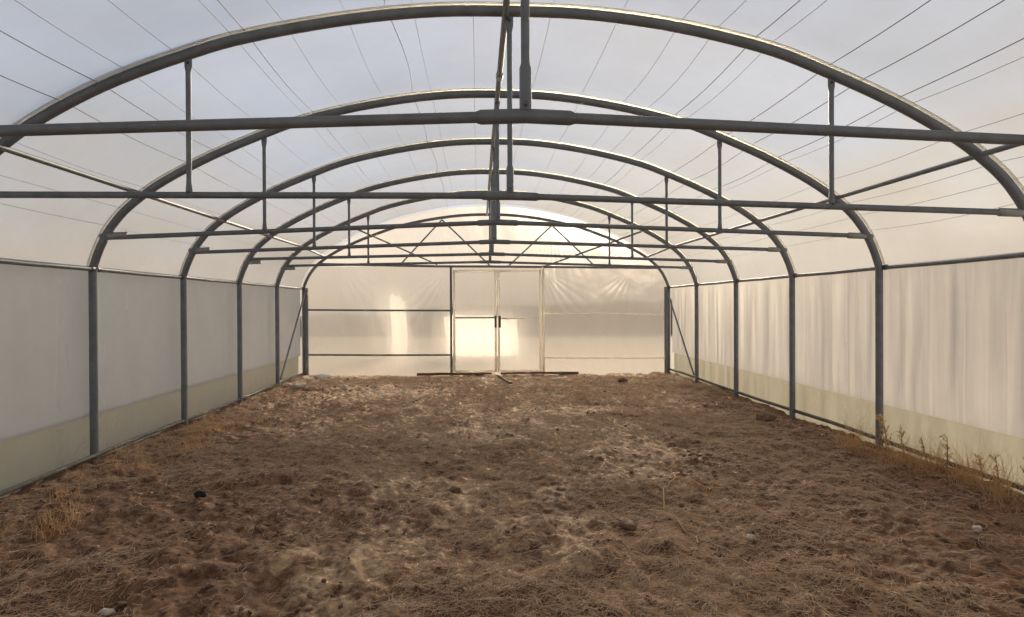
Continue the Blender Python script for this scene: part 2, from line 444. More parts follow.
def make_frame(i, y):
    zl, ZC, zr_ = TIE[i]
    def tie_z(x):
        e = zl if x < 0 else zr_
        return e + (ZC - e) * (1 - abs(x) / 3.9)
    root = empty('arch_frame', (FX[i], y, FZ[i]))
    tag(root, 'galvanised steel arch frame ' + ORD[i], 'arch frame', 'arch frames in a row along the greenhouse')
    foot = [Vector((-HW, 0, -.12)), Vector((-HW, 0, .9))]
    path = foot + [Vector((p.x, 0, p.z + sway(i, p.x))) for p in FULL] + [Vector((HW, 0, .9)), Vector((HW, 0, -.12))]
    MB().tube(path, PR, 16).build('arch_pipe', M['pipe'], root)
    # pale tape between pipe and film
    tp = MB(); o2 = offset_arch(PR + .004); o3 = offset_arch(PR + .009); k = len(o2)
    vs = [(p.x, q, p.z + sway(i, p.x)) for o in (o2, o3) for q in (-.043, .043) for p in o]
    fs = []
    for a in range(k - 1):
        fs += [(a, a + 1, k + a + 1, k + a), (2 * k + a, 3 * k + a, 3 * k + a + 1, 2 * k + a + 1),
               (a, 2 * k + a, 2 * k + a + 1, a + 1), (k + a, k + a + 1, 3 * k + a + 1, 3 * k + a)]
    tp.add(vs, fs); tag(tp.build('film_tape', M['tape'], root), 'cream plastic tape between arch pipe and film')
    r = .0235
    xs = np.linspace(-3.86, 3.86, 21)
    MB().tube([(x, 0, tie_z(x)) for x in xs], r, 14).build('tie_bar', M['pipe'], root)
    MB().tube([(x, 0, tie_z(x)) for x in (-.21, -.19, 0, .19, .21)], [r * 1.02, r * 1.32, r * 1.32, r * 1.32, r * 1.02], 14).build('sleeve', M['pipe'], root)
    for s in (-1, 1):
        c = MB(); xa = 3.925
        c.tube([(s * 3.66, 0, tie_z(3.66)), (s * 3.67, 0, tie_z(3.67)), (s * 3.86, 0, tie_z(3.86)), (s * xa, 0, tie_z(xa))], [r * 1.05, r * 1.38, r * 1.38, r * 1.1], 12)
        c.build('end_clamp', M['clamp'], root)
    kp = MB(); zt = arch_z(0) - PR * .8 + sway(i, 0)
    kp.tube([(0, 0, zt), (0, 0, zt - .07), (0, 0, zt - .13), (0, 0, ZC + .2)], .019, 12, [(.5, 1.5), (.5, 1.5), (1, 1), (1, 1)])
    kp.tube([(0, 0, ZC + .22), (0, 0, ZC + .20), (0, 0, ZC + .02)], [.020, .026, .026], 12)
    ko = kp.build('king_post', M['pipe'], root)
    MB().tube([(0, -.042, ZC + .045), (0, .042, ZC + .045)], .011, 8).build('bolt', M['bolt'], ko)
    MB().tube([(0, -.036, zt - .035), (0, .036, zt - .035)], .010, 8).build('bolt', M['bolt'], ko)
    for x in STRUT_X[i]:
        zt = arch_z(x) - PR * .8 + sway(i, x); zb = tie_z(x) - .012
        st = strut_mb(x, zt, zb, .018).build('strut', M['pipe'], root)
        MB().tube([(x, -.03, zt - .03), (x, .03, zt - .03)], .009, 8).build('bolt', M['bolt'], st)
        MB().tube([(x, -.036, zb + .03), (x, .036, zb + .03)], .009, 8).build('bolt', M['bolt'], st)
for i, y in enumerate(HOOPS): make_frame(i, y)

# ------------------------------------------------------------------ long pipes
def pipe_thing(name, pts, r, label, cat, group=None, m='pipe', joints=()):
    root = empty(name, pts[0])
    o = Vector(pts[0])
    MB().tube([Vector(p) - o for p in pts], r, 14).build('pipe', M[m], root)
    for j in joints:
        c = MB(); p = Vector(j) - o
        c.tube([p + Vector((0, -.05, 0)), p + Vector((0, .05, 0))], r * 1.35, 12)
        c.build('coupling', M['clamp'], root)
    tag(root, label, cat, group); return root
zr = arch_z(0) - PR - .026
pipe_thing('ridge_pipe', [(-.03, -2, zr), (-.03, 4.8, zr), (-.035, 8.7, zr - .01), (-.03, YE - .05, zr - .12)], .024,
           'galvanised ridge pipe running lengthwise under the tops of the arches', 'ridge pipe', joints=[(-.03, 6.0, zr)])
for s, w in ((-1, 'left'), (1, 'right')):
    x = s * 3.50; z = arch_z(3.53) + .012
    pipe_thing('roof_purlin', [(x, -2, z), (x, 12.6, z), (x, YE - .05, z - .06)], .021,
               f'galvanised lengthwise purlin under the {w} shoulder of the roof', 'purlin', 'roof purlins')
BAY = ['nearest bay in view, by the camera', 'second bay in view', 'third bay in view', 'fourth bay in view', 'last bay before the far wall']
for s, w in ((-1, 'left'), (1, 'right')):
    ys = HOOPS[1:] + [YE]
    for k in range(5):
        ya, yb = ys[k] + PR * .6, ys[k + 1] - PR * .6
        x = s * (HW + .012)
        root = empty('eave_rail', (x, ya, EAVE))
        MB().tube([(0, 0, 0), (0, (yb - ya) / 2, -.006), (0, yb - ya, 0)], .022, 12).build('pipe', M['pipe'], root)
        for yy in (.0, yb - ya):
            c = MB(); d = .05 if yy == 0 else -.05
            c.tube([(0, yy, 0), (0, yy + d, 0)], .029, 10); c.build('end_clamp', M['bolt'], root)
        tag(root, f'eave rail along the {w} wall, {BAY[k]}', 'eave rail', 'eave rails between the posts')
    zb = .035 if s < 0 else .055
    pts = [(s * (HW + .004), -2, zb)] + [(s * (HW + .004 ), y + 1, zb + .012 * math.sin(y * 2.1)) for y in HOOPS] + [(s * (HW + .004), YE - .05, zb)]
    pipe_thing('base_rail', pts, .022, f'galvanised base rail running low along the foot of the {w} wall', 'base rail', 'base rails', 'rail')
    y5 = HOOPS[5]
    pipe_thing('corner_brace', [(s * (HW - .05), y5 + .02, .12), (s * (HW - .05), YE - .05, 1.80)], .018,
               f'slanting brace pipe in the far {w} corner between last arch and end post', 'brace', 'corner braces')
pipe_thing('wind_brace', [(-2.69, HOOPS[5], 3.02), (-1.12, YE - .06, 2.385)], .016,
           'slanting wind brace from the last arch to above the left door post', 'brace', 'roof wind braces')
pipe_thing('wind_brace', [(2.92, HOOPS[5], 2.90), (1.22, YE - .06, 2.335)], .018,
           'slanting wind brace from the last arch to above the right door post', 'brace', 'roof wind braces')

# ------------------------------------------------------------------ end frame (far wall)
ef = empty('end_frame', (0, YE, 0))
tag(ef, 'pipe framework of the far end wall around the double door', 'end frame')
sc = .985
MB().tube([Vector((-HW, 0, -.12)), Vector((-HW, 0, .9))] + [Vector((p.x, 0, 1.84 + (p.z - 1.84) * .91)) for p in FULL] + [Vector((HW, 0, .9)), Vector((HW, 0, -.12))], .032, 14).build('arch_pipe', M['pipe'], ef)
for s in (-1, 1): MB().tube([(s * 3.93, -.04, -.1), (s * 3.93, -.04, 1.88)], .042, 12).build('corner_post', M['pipe'], ef)
for x in (DX0 - .02, DX1 + .02): MB().box((x, -.03, 1.13), (.05, .05, 2.46), .006).build('door_post', M['alu'] if x > 0 else M['pipe'], ef)
MB().tube([(-3.70, -.03, 2.40), (-1.1, -.03, 2.345), (0, -.03, 2.34), (3.8, -.03, 2.30)], .026, 12).build('header', M['pipe'], ef)
for (x0, x1, z, m) in ((-3.9, DX0 - .04, 1.39, 'pipe'), (-3.9, DX0 - .04, .42, 'pipe'), (DX1 + .04, 3.9, 1.29, 'alu'), (DX1 + .04, 3.9, .31, 'alu')):
    MB().tube([(x0, -.03, z + .02), ((x0 + x1) / 2, -.03, z), (x1, -.03, z - .01)], .021, 10).build('side_rail', M[m], ef)
for a, b in (((-1.01, 3.36), (-1.93, 2.37)), ((-1.01, 3.36), (.03, 2.36)), ((1.40, 3.24), (.45, 2.36)), ((1.40, 3.24), (2.35, 2.34))):
    MB().tube([(a[0], -.02, a[1]), (b[0], -.02, b[1])], .017, 10).build('gable_brace', M['pipe'], ef)

# ------------------------------------------------------------------ doors
def make_door(name, x0, x1, label, hx, mid):
    root = empty(name, (x0, YE + .0, 0)); tag(root, label, 'door', kind='structure')
    w = x1 - x0; zb, zt = .015, 2.27; t = .055
    fr = MB()
    for x in (t / 2, w - t / 2): fr.box((x, 0, (zb + zt) / 2), (t, .04, zt - zb), .006)
    for z in (zb + t / 2, zt - t / 2): fr.box((w / 2, 0, z), (w - 2 * t, .038, t), .006)
    tag(fr.build('door_frame', M['alu'], root), 'pale tubular door frame')
    MB().box((w / 2, 0, mid), (w - 2 * t, .036, .03), .005).build('mid_rail', M['pipe'] if name == 'door_1' else M['alu'], root)
    # film pane, a little slack
    xs = np.linspace(.01, w - .01, 30); zs = np.linspace(zb + .01, zt - .01, 60)
    XX, ZZ = np.meshgrid(xs, zs)
    yy = .028 + .012 * vnoise(XX * 3 + x0, ZZ * 1.5, 71) + .006 * vnoise(XX * 9, ZZ * 3, 72)
    V = np.c_[XX.ravel(), yy.ravel(), ZZ.ravel()]
    id_ = np.arange(len(V)).reshape(60, 30)
    Fq = np.stack([id_[:-1, :-1], id_[:-1, 1:], id_[1:, 1:], id_[1:, :-1]], -1).reshape(-1, 4)
    np_mesh('film_panel', V, Fq, M['end'], root)
    h = MB(); h.box((hx, -.028, 1.13), (.05, .02, .26), .006)
    h.tube([(hx, -.03, 1.21), (hx, -.07, 1.20), (hx, -.07, 1.06), (hx, -.03, 1.05)], .011, 8)
    tag(h.build('handle', M['bolt'], root), 'dark door handle plate')
    return root
XM = .185
make_door('door_1', DX0 + .015, XM - .005, 'left leaf of the double door, translucent film in a pale frame', XM - DX0 - .05, 1.22)
make_door('door_2', XM + .005, DX1 - .015, 'right leaf of the double door, translucent film in a pale frame', .05, 1.20)

# ------------------------------------------------------------------ roof wires
def wire_path(x, seed, kink=0):
    r = random.Random(seed); pts = []
    marks = [-1.13, .83] + HOOPS + [YE - .02]
    amp = r.uniform(.005, .02)
    for a, b in zip(marks[:-1], marks[1:]):
        ph = r.uniform(-1, 1)
        for k in range(6):
            t = k / 6; y = a + (b - a) * t
            s = math.sin(math.pi * t)
            xx = x + amp * ph * s + kink * math.sin(math.pi * t) * (1 if ph > 0 else .6)
            i = min(range(len(FULL)), key=lambda q: abs(FULL[q].x - xx)); nr = arch_normal(i)
            base = Vector((xx, 0, arch_z(xx)))
            top = max(0, (base.z - 2.2) / 1.4)
            d = PR + .013 - .028 * s * (.4 + top) - .012 * s
            p = base + nr * d; pts.append((p.x, y, p.z))
    xx = x; pts.append((x, YE - .02, arch_z(x) + PR + .01))
    return pts
WX_L = [-.26, -.69, -.88, -1.16, -1.58, -1.85, -1.94, -2.31, -2.63, -2.82, -3.07, -3.47, -3.70, -3.83]
WX_R = [.32, .82, 1.25, 1.51, 1.79, 1.91, 2.34, 2.59, 2.87, 2.96, 3.34, 3.62, 3.74, 3.85]
NTH = ['first', 'second', 'third', 'fourth', 'fifth', 'sixth', 'seventh', 'eighth', 'ninth', 'tenth', 'eleventh', 'twelfth', 'thirteenth', 'fourteenth']
for side, WX in (('left', WX_L), ('right', WX_R)):
    for k, x in enumerate(WX):
        heavy = (side == 'left' and k in (2, 5, 9, 10)) or (side == 'right' and k in (4, 6, 7, 8))
        kink = .05 if (side == 'left' and k == 2) else 0
        b = MB().tube(wire_path(x, 100 + k + (50 if side == 'right' else 0), kink), .0030 if heavy else .0018, 6, caps=False)
        o = b.build('roof_wire', M['wire'])
        lab = f'thin lengthwise wire under the roof film, {NTH[k]} on the {side} counting from the ridge'
        if kink: lab = 'wavy slack wire under the roof film, third on the left from the ridge'
        tag(o, lab, 'wire', 'lengthwise wires under the roof film')

# ------------------------------------------------------------------ straw litter (uncountable)
def blades(n, px, py, length, rad, lift, curl, seed, heading=None):
    """n short bent 3-sided straws lying on the soil -> V, F"""
    r = np.random.default_rng(seed)
    K = 4
    a = r.uniform(0, 2 * np.pi, n) if heading is None else heading
    bend = r.normal(0, curl, n)
    t = np.linspace(-.5, .5, K)
    cx = np.zeros((n, K)); cy = np.zeros((n, K))
    ang = a[:, None] + bend[:, None] * t[None, :] * 2
    st = length[:, None] / (K - 1)
    cx[:, 1:] = np.cumsum(np.cos(ang[:, :-1]) * st, 1); cy[:, 1:] = np.cumsum(np.sin(ang[:, :-1]) * st, 1)
    cx += px[:, None] - cx.mean(1, keepdims=True); cy += py[:, None] - cy.mean(1, keepdims=True)
    cx = np.clip(cx, -3.93, 3.93)
    tilt = r.normal(0, lift, n)
    cz = ground_h(cx, cy) * .5 + ground_h(px, py)[:, None] * .5 + rad[:, None] + np.abs(tilt)[:, None] * .4 + tilt[:, None] * t[None, :]
    dx = np.gradient(cx, axis=1); dy = np.gradient(cy, axis=1); d = np.sqrt(dx * dx + dy * dy) + 1e-9
    nxv, nyv = -dy / d, dx / d
    V = np.zeros((n, K, 3, 3))
    for j, th in enumerate((np.pi / 2, np.pi * 7 / 6, np.pi * 11 / 6)):
        c, s = np.cos(th), np.sin(th)
        V[:, :, j, 0] = cx + nxv * c * rad[:, None]; V[:, :, j, 1] = cy + nyv * c * rad[:, None]; V[:, :, j, 2] = cz + s * rad[:, None]
    base = (np.arange(n) * K * 3)[:, None]
    f = []
    for k in range(K - 1):
        for j in range(3):
            j2 = (j + 1) % 3
            f.append(np.stack([base[:, 0] + k * 3 + j, base[:, 0] + k * 3 + j2, base[:, 0] + (k + 1) * 3 + j2, base[:, 0] + (k + 1) * 3 + j], -1))
    return V.reshape(-1, 3), np.concatenate(f)
def scatter(n, seed, y0, y1, power=1.0):
    r = np.random.default_rng(seed)
    y = y0 + (y1 - y0) * r.random(n * 3) ** power; x = r.uniform(-3.9, 3.9, n * 3)
    dens = .5 + 1.6 * vnoise(x * .7, y * .6, 90) + 1.1 * vnoise(x * 2.6, y * 2.2, 91) - .28 * (np.abs(x) / 3.9) ** 2
    keep = r.random(n * 3) < np.clip(dens, .04, 1)
    return x[keep][:n], y[keep][:n]
Vs, Fs, o_ = [], [], 0
for (n_, y0, y1, pw, l0, l1, r0, sd) in ((56000, 2.9, 9.0, 1.25, .03, .17, .0015, 5), (30000, 8.0, 14.4, 1.0, .05, .2, .0022, 6)):
    px, py = scatter(n_, sd, y0, y1, pw); q = len(px); r = np.random.default_rng(sd + 1)
    ln = l0 + (l1 - l0) * r.random(q) ** 2
    v, f = blades(q, px, py, ln, r0 * (.6 + .9 * r.random(q)), .012, .5, sd + 2)
    Vs.append(v); Fs.append(f + o_); o_ += len(v)
tag(np_mesh('straw', np.concatenate(Vs), np.concatenate(Fs), M['straw']), 'flattened dry straw strewn over the soil floor', 'straw', kind='stuff')

# soil crumbs (uncountable)
def crumbs(n, seed):
    r = np.random.default_rng(seed)
    y = 2.9 + 11 * r.random(n) ** 1.7; x = r.uniform(-3.9, 3.9, n)
    keep = (vnoise(x * 1.1, y * 1.0, 95) + .8 * vnoise(x * 4, y * 3.4, 96) + .12 * np.abs(x) / 3.9) > -.02
    x, y = x[keep], y[keep]; n = len(x)
    t = (1 + 5 ** .5) / 2
    ico = np.array([(-1, t, 0), (1, t, 0), (-1, -t, 0), (1, -t, 0), (0, -1, t), (0, 1, t), (0, -1, -t), (0, 1, -t), (t, 0, -1), (t, 0, 1), (-t, 0, -1), (-t, 0, 1)]) / 1.9
    fi = np.array([(0, 11, 5), (0, 5, 1), (0, 1, 7), (0, 7, 10), (0, 10, 11), (1, 5, 9), (5, 11, 4), (11, 10, 2), (10, 7, 6), (7, 1, 8), (3, 9, 4), (3, 4, 2), (3, 2, 6), (3, 6, 8), (3, 8, 9), (4, 9, 5), (2, 4, 11), (6, 2, 10), (8, 6, 7), (9, 8, 1)])
    s = .004 + .018 * r.random(n) ** 3
    V = ico[None] * (1 + r.normal(0, .16, (n, 12, 1))) * s[:, None, None] * (np.array([1.2, 1, .7]) + r.normal(0, .12, (n, 1, 3)))
    a = r.uniform(0, 6.28, n); c, sn = np.cos(a)[:, None], np.sin(a)[:, None]
    vx = V[:, :, 0] * c - V[:, :, 1] * sn + x[:, None]; vy = V[:, :, 0] * sn + V[:, :, 1] * c + y[:, None]
    vz = V[:, :, 2] + (ground_h(x, y) + s * .25)[:, None]
    V = np.stack([vx, vy, vz], -1).reshape(-1, 3)
    return V, (fi[None] + (np.arange(n) * 12)[:, None, None]).reshape(-1, 3)
v, f = crumbs(4500, 77)
tag(np_mesh('soil_crumbs', v, f, M['clod'], smooth=False), 'loose brown crumbs of soil scattered over the floor', 'soil', kind='stuff')

# ------------------------------------------------------------------ dry grass at the wall feet (uncountable)
def upright(n, px, py, h, seed, rad=.0022, lean=.35, xmax=3.95):
    r = np.random.default_rng(seed); K = 5
    a = r.uniform(0, 2 * np.pi, n); ln = np.abs(r.normal(0, lean, n)); crv = r.normal(.5, .5, n)
    t = np.linspace(0, 1, K)[None, :]
    hz = h[:, None] * (ln[:, None] * t + crv[:, None] * .35 * t ** 2)
    cx = px[:, None] + np.cos(a)[:, None] * hz; cy = py[:, None] + np.sin(a)[:, None] * hz
    cx = np.clip(cx, -xmax, xmax)
    cz = ground_h(px, py)[:, None] - .02 + h[:, None] * (t - .22 * np.clip(ln + crv * .3, 0, 2)[:, None] * t ** 2)
    V = np.zeros((n, K, 3, 3)); w = (rad * (1 - .75 * t))
    for j, th in enumerate((.5, 2.6, 4.7)):
        V[:, :, j, 0] = cx + math.cos(th) * w; V[:, :, j, 1] = cy + math.sin(th) * w; V[:, :, j, 2] = cz
    base = np.arange(n) * K * 3; f = []
    for k in range(K - 1):
        for j in range(3):
            j2 = (j + 1) % 3
            f.append(np.stack([base + k * 3 + j, base + k * 3 + j2, base + (k + 1) * 3 + j2, base + (k + 1) * 3 + j], -1))
    return V.reshape(-1, 3), np.concatenate(f)
r = np.random.default_rng(31)
cy_ = np.concatenate([r.uniform(4.2, 6.75, 75), r.uniform(6.75, 7.6, 6), r.uniform(7.6, 12, 14)])
px = []; py = []; hh = []
for c in cy_:
    k = int(r.integers(8, 30)); x0 = r.uniform(3.60, 3.93); H = (r.uniform(.10, .48) if c < 6.75 else r.uniform(.05, .14))
    px.append(r.normal(x0, .035, k)); py.append(r.normal(c, .05, k)); hh.append(H * r.uniform(.45, 1.1, k))
px = np.clip(np.concatenate(px), 3.4, 3.94); py = np.concatenate(py); hh = np.concatenate(hh)
v, f = upright(len(px), px, py, hh, 33, rad=.0019, lean=.6)
tag(np_mesh('dry_grass', v, f, M['weed']), 'straw coloured dry grass standing along the foot of the right wall', 'dry grass', kind='stuff')
cy_ = r.uniform(4.6, 9.2, 55); px = []; py = []; hh = []
for c in cy_:
    k = int(r.integers(15, 40)); x0 = r.uniform(-3.9, -3.1); H = r.uniform(.05, .17)
    px.append(r.normal(x0, .05, k)); py.append(r.normal(c, .06, k)); hh.append(H * r.uniform(.45, 1.1, k))
px = np.clip(np.concatenate(px), -3.94, -2.9); py = np.concatenate(py); hh = np.concatenate(hh)
v, f = upright(len(px), px, py, hh, 34, rad=.0025, lean=.6)
tag(np_mesh('dry_grass', v, f, M['weed']), 'short dry grass along the foot of the left wall', 'dry grass', kind='stuff')

# taller dead weeds at the right wall, each one its own plant
def weed(x, y, h, seed, label):
    r = random.Random(seed); z = gz(x, y) - .02
    root = empty('dead_weed', (x, y, z)); tag(root, label, 'dead weed', 'dead weeds along the right wall')
    sb = MB(); lb = MB()
    lx = r.uniform(-.06, .02); ly = r.uniform(-.1, .1)
    main = [(lx * t * t, ly * t, h * t) for t in (0, .25, .5, .75, 1)]
    sb.tube(main, [.006, .0055, .0045, .0035, .002], 6)
    for k in range(34 if seed == 1 else 9):
        t = r.uniform(.08 if seed == 1 else .25, .98); a = r.uniform(0, 6.28); L = h * r.uniform(.12, .3) * (1.2 - t * .6)
        p = Vector((lx * t * t, ly * t, h * t))
        e = p + Vector((math.cos(a) * L * .5 - .02, math.sin(a) * L * .6, L * .8))
        mid = (p + e) / 2 + Vector((0, 0, -L * .08)); sb.tube([p, mid, e], [.003, .0024, .0015], 5)
        for q in range(9):
            u = r.uniform(.3, 1.05); c = p.lerp(e, u)
            d = Vector((r.uniform(-1, 1), r.uniform(-1, 1), r.uniform(-.6, 1))).normalized() * r.uniform(.012, .035)
            s = d.cross(Vector((r.random(), r.random(), r.random()))).normalized() * r.uniform(.003, .007)
            lb.add([c, c + d * .5 + s, c + d, c + d * .5 - s], [(0, 1, 2, 3)], False)
    sb.build('stalk', M['stalk'], root); lb.build('leaves', M['weed'], root)
for (x, y, h, s, lab) in ((3.80, 6.28, .40, 1, 'bushy straw coloured dead weed just right of the nearest right-hand post'),
                          (3.80, 6.05, .36, 2, 'dark stalked dead weed at the right wall, first beyond the bushy one towards the camera'),
                          (3.78, 5.72, .33, 3, 'dead weed at the right wall, second beyond the bushy one towards the camera'),
                          (3.72, 5.40, .36, 4, 'leaning dead weed in the middle of the row along the right wall'),
                          (3.84, 5.12, .28, 5, 'thin dead weed at the right wall, third from the edge of the view'),
                          (3.82, 4.92, .30, 6, 'thin dead weed at the right wall, second from the edge of the view'),
                          (3.84, 4.72, .38, 7, 'tall dead weed at the right wall, nearest the edge of the view')):
    weed(x, y, h, s, lab)

# ------------------------------------------------------------------ loose things on the floor
def lump(name, x, y, s, seed, m, label, cat, group=None, sink=.3):
    import bmesh
    r = random.Random(seed); bm = bmesh.new(); bmesh.ops.create_icosphere(bm, subdivisions=3, radius=1)
    o1 = Vector((r.random() * 9, r.random() * 9, r.random() * 9))
    from mathutils import noise
    for v in bm.verts:
        d = 1 + .45 * noise.noise(v.co * 1.3 + o1) + .18 * noise.noise(v.co * 3.1 + o1)
        v.co = Vector((v.co.x * s[0], v.co.y * s[1], v.co.z * s[2])) * d
    me = bpy.data.meshes.new(name); bm.to_mesh(me); bm.free(); me.materials.append(M[m])
    for p in me.polygons: p.use_smooth = True
    o = bpy.data.objects.new(name, me); COL.objects.link(o)
    o.location = (x, y, gz(x, y) + s[2] * (1 - sink)); o.rotation_euler.z = r.uniform(0, 3)
    tag(o, label, cat, group); return o

lump('soil_clod', -2.47, 5.42, (.042, .034, .03), 1, 'clod_dark', 'nearly black clod lying alone on the left half of the floor', 'clod')
lump('pale_stone', -2.15, 3.49, (.042, .026, .02), 2, 'stone', 'pale flat stone at the bottom left of the view', 'stone')
lump('pale_stone', -2.63, 12.0, (.10, .07, .05), 3, 'stone', 'pale stone on the floor a few steps before the far left corner', 'stone')
lump('pale_stone', -3.55, 12.35, (.13, .08, .05), 4, 'scrap', 'pale stone at the foot of the last left post', 'stone')
lump('pale_stone', .81, 4.53, (.025, .02, .016), 5, 'stone', 'small pale pebble in a dark hollow near the middle of the floor', 'stone')
lump('pale_stone', 3.10, 4.25, (.036, .026, .02), 6, 'stone', 'small pale stone on the right half of the floor near the camera', 'stone')
lump('pale_stone', 1.53, 4.22, (.03, .022, .02), 7, 'stone', 'small pale stone right of the floor middle beside a long straw stalk', 'stone')
lump('soil_clod', -.43, 5.36, (.055, .04, .03), 8, 'clod', 'dark brown clod left of the middle of the floor', 'clod')
lump('soil_clod', .78, 4.45, (.055, .03, .02), 9, 'clod', 'low dark brown clod beside the small pale pebble near the floor middle', 'clod')
lump('soil_clod', 2.55, 12.6, (.11, .07, .05), 10, 'clod', 'brown clod near the far right end of the floor', 'clod')
lump('soil_clod', 3.55, 8.5, (.13, .12, .06), 11, 'clod', 'brown clod beside the right base rail at the fourth post', 'clod', sink=.5)

def plank(name, p0, p1, w, h, label, cat, m='wood', seed=0):
    b = MB(); a = Vector(p0); c = Vector(p1); d = c - a; L = d.length
    r = random.Random(seed); n_ = 9; vs = []
    for i in range(n_ + 1):
        t = i / n_; j = 1 + r.uniform(-.08, .08)
        for (yy, zz) in ((-w / 2, 0), (w / 2, 0), (w / 2, h), (-w / 2, h)):
            vs.append((t * L, yy * j + r.uniform(-.004, .004), zz * j + .006 * math.sin(t * 5)))
    fs = []
    for i in range(n_):
        for k in range(4): fs.append((i * 4 + k, i * 4 + (k + 1) % 4, i * 4 + 4 + (k + 1) % 4, i * 4 + 4 + k))
    fs += [(3, 2, 1, 0), tuple(n_ * 4 + k for k in range(4))]
    b.add(vs, fs, False)
    o = b.build(name, M[m]); o.location = a; o.rotation_euler = (0, -math.atan2(d.z, math.hypot(d.x, d.y)), math.atan2(d.y, d.x))
    tag(o, label, cat); return o
plank('wooden_slat', (.17, 14.15, gz(.17, 14.15) + .015), (.40, 12.85, gz(.40, 12.85) + .015), .05, .04, 'short dark wooden slat lying on the soil before the door', 'wood piece', seed=1)
plank('threshold_board', (-1.55, 14.22, -.01), (.05, 14.30, -.01), .10, .05, 'dark weathered board on the ground before the left door leaf', 'board', seed=2)
plank('threshold_board', (.25, 14.30, -.01), (1.95, 14.33, -.01), .08, .045, 'dark weathered board on the ground before the right door leaf', 'board', seed=3)
# piece of white sheet right of the door, block in the far left corner
def crumpled(name, x, y, w, d, h, m, label, cat, seed):
    r = random.Random(seed); nx_, ny_ = 12, 8; b = MB(); vs = []
    for j in range(ny_ + 1):
        for i in range(nx_ + 1):
            u, v_ = i / nx_ - .5, j / ny_ - .5
            e = max(0, 1 - max(abs(u), abs(v_)) * 2) ** .35
            vs.append((u * w * (1 + r.uniform(-.03, .03)), v_ * d * (1 + r.uniform(-.05, .05)), h * e * (.6 + .5 * r.random())))
    k = nx_ + 1
    fs = [(j * k + i, j * k + i + 1, (j + 1) * k + i + 1, (j + 1) * k + i) for j in range(ny_) for i in range(nx_)]
    nb = len(vs); vs += [(p[0], p[1], -.02) for p in vs]
    fs += [(nb + f[3], nb + f[2], nb + f[1], nb + f[0]) for f in fs]
    rim = [i for i in range(k)] + [j * k + nx_ for j in range(1, ny_ + 1)] + [ny_ * k + i for i in range(nx_ - 1, -1, -1)] + [j * k for j in range(ny_ - 1, 0, -1)]
    for a, c in zip(rim, rim[1:] + rim[:1]): fs.append((c, a, nb + a, nb + c))
    b.add(vs, fs); o = b.build(name, M[m]); o.location = (x, y, gz(x, y) + .005)
    tag(o, label, cat); return o
crumpled('plastic_scrap', 1.52, 13.95, .44, .16, .05, 'scrap', 'white scrap of plastic on the ground just right of the door', 'plastic scrap', 4)
lump('concrete_block', -3.46, 13.95, (.19, .11, .075), 12, 'scrap', 'pale lump of concrete at the foot of the far left end post', 'concrete lump', sink=.35)

# long pale stems lying on the soil
def stem(name, pts, r0, label, twigs=()):
    def lift(p, q): return (p[0], p[1], gz(p[0], p[1]) + .010 + q)
    def dense(pp):
        out = []
        for a, c in zip(pp[:-1], pp[1:]):
            for k in range(5):
                t = k / 5; out.append((a[0] + (c[0] - a[0]) * t, a[1] + (c[1] - a[1]) * t))
        return out + [pp[-1]]
    b = MB(); P = [lift(p, .02 * math.sin(i * .5) ** 2) for i, p in enumerate(dense(pts))]
    o0 = Vector(P[0])
    b.tube([Vector(p) - o0 for p in P], [r0 * (1 - .6 * i / len(P)) for i in range(len(P))], 7)
    for tw in twigs:
        Q = [lift(p, .02 + .02 * i / 6) for i, p in enumerate(dense(tw))]
        b.tube([Vector(p) - o0 for p in Q], [r0 * .7 * (1 - .5 * i / len(Q)) for i in range(len(Q))], 6)
    o = b.build(name, M['weed'] if 'fork' in label else M['straw']); o.location = o0
    tag(o, label, 'stem'); return o
stem('dry_stem', [(1.18, 4.98), (1.28, 5.35), (1.46, 5.62), (1.52, 6.0), (1.70, 6.18)], .0055, 'pale forked dry stem lying on the soil right of the middle',
     [[(1.46, 5.62), (1.62, 5.35), (1.74, 5.2)], [(1.52, 6.0), (1.44, 6.2)]])
stem('dry_stem', [(1.05, 4.95), (1.22, 4.35), (1.36, 3.85), (1.50, 3.1)], .0042, 'long pale straw stalk pointing to the bottom edge right of the middle', [[(1.22, 4.35), (1.15, 4.1)]])
stem('dry_stem', [(2.05, 4.3), (1.82, 4.5), (1.62, 4.75)], .0035, 'short pale straw stalk right of the long one near the bottom edge')
stem('dry_stem', [(.62, 7.4), (.80, 7.1), (1.12, 6.9)], .0045, 'pale dry stem lying across the soil beyond the fork-shaped stem', [[(.80, 7.1), (.86, 6.8)]])

# ------------------------------------------------------------------ sky and sun
W = bpy.data.worlds.new('World'); SC.world = W; W.use_nodes = True
nt = W.node_tree; nt.nodes.clear(); L = nt.links.new
wo = nt.nodes.new('ShaderNodeOutputWorld'); bg = nt.nodes.new('ShaderNodeBackground')
tc = nt.nodes.new('ShaderNodeTexCoord')
def math_(op, a=None, b=None, c=None):
    n = nt.nodes.new('ShaderNodeMath'); n.operation = op
    for i, v in enumerate((a, b, c)):
        if v is None: continue
        if isinstance(v, (int, float)): n.inputs[i].default_value = v
        else: L(v, n.inputs[i])
    return n.outputs[0]
sep = nt.nodes.new('ShaderNodeSeparateXYZ'); L(tc.outputs['Generated'], sep.inputs[0])
rp = ramp(nt, [(0.0, (.62, .51, .40)), (.09, (.74, .65, .54)), (.16, (.68, .66, .66)), (.23, (.56, .62, .74)), (.42, (.49, .58, .78)), (.56, (.16, .18, .22)), (1.0, (.05, .06, .075))])
mp = nt.nodes.new('ShaderNodeMapping'); mp.inputs['Scale'].default_value = (1.6, 1.6, 3.2); L(tc.outputs['Generated'], mp.inputs['Vector'])
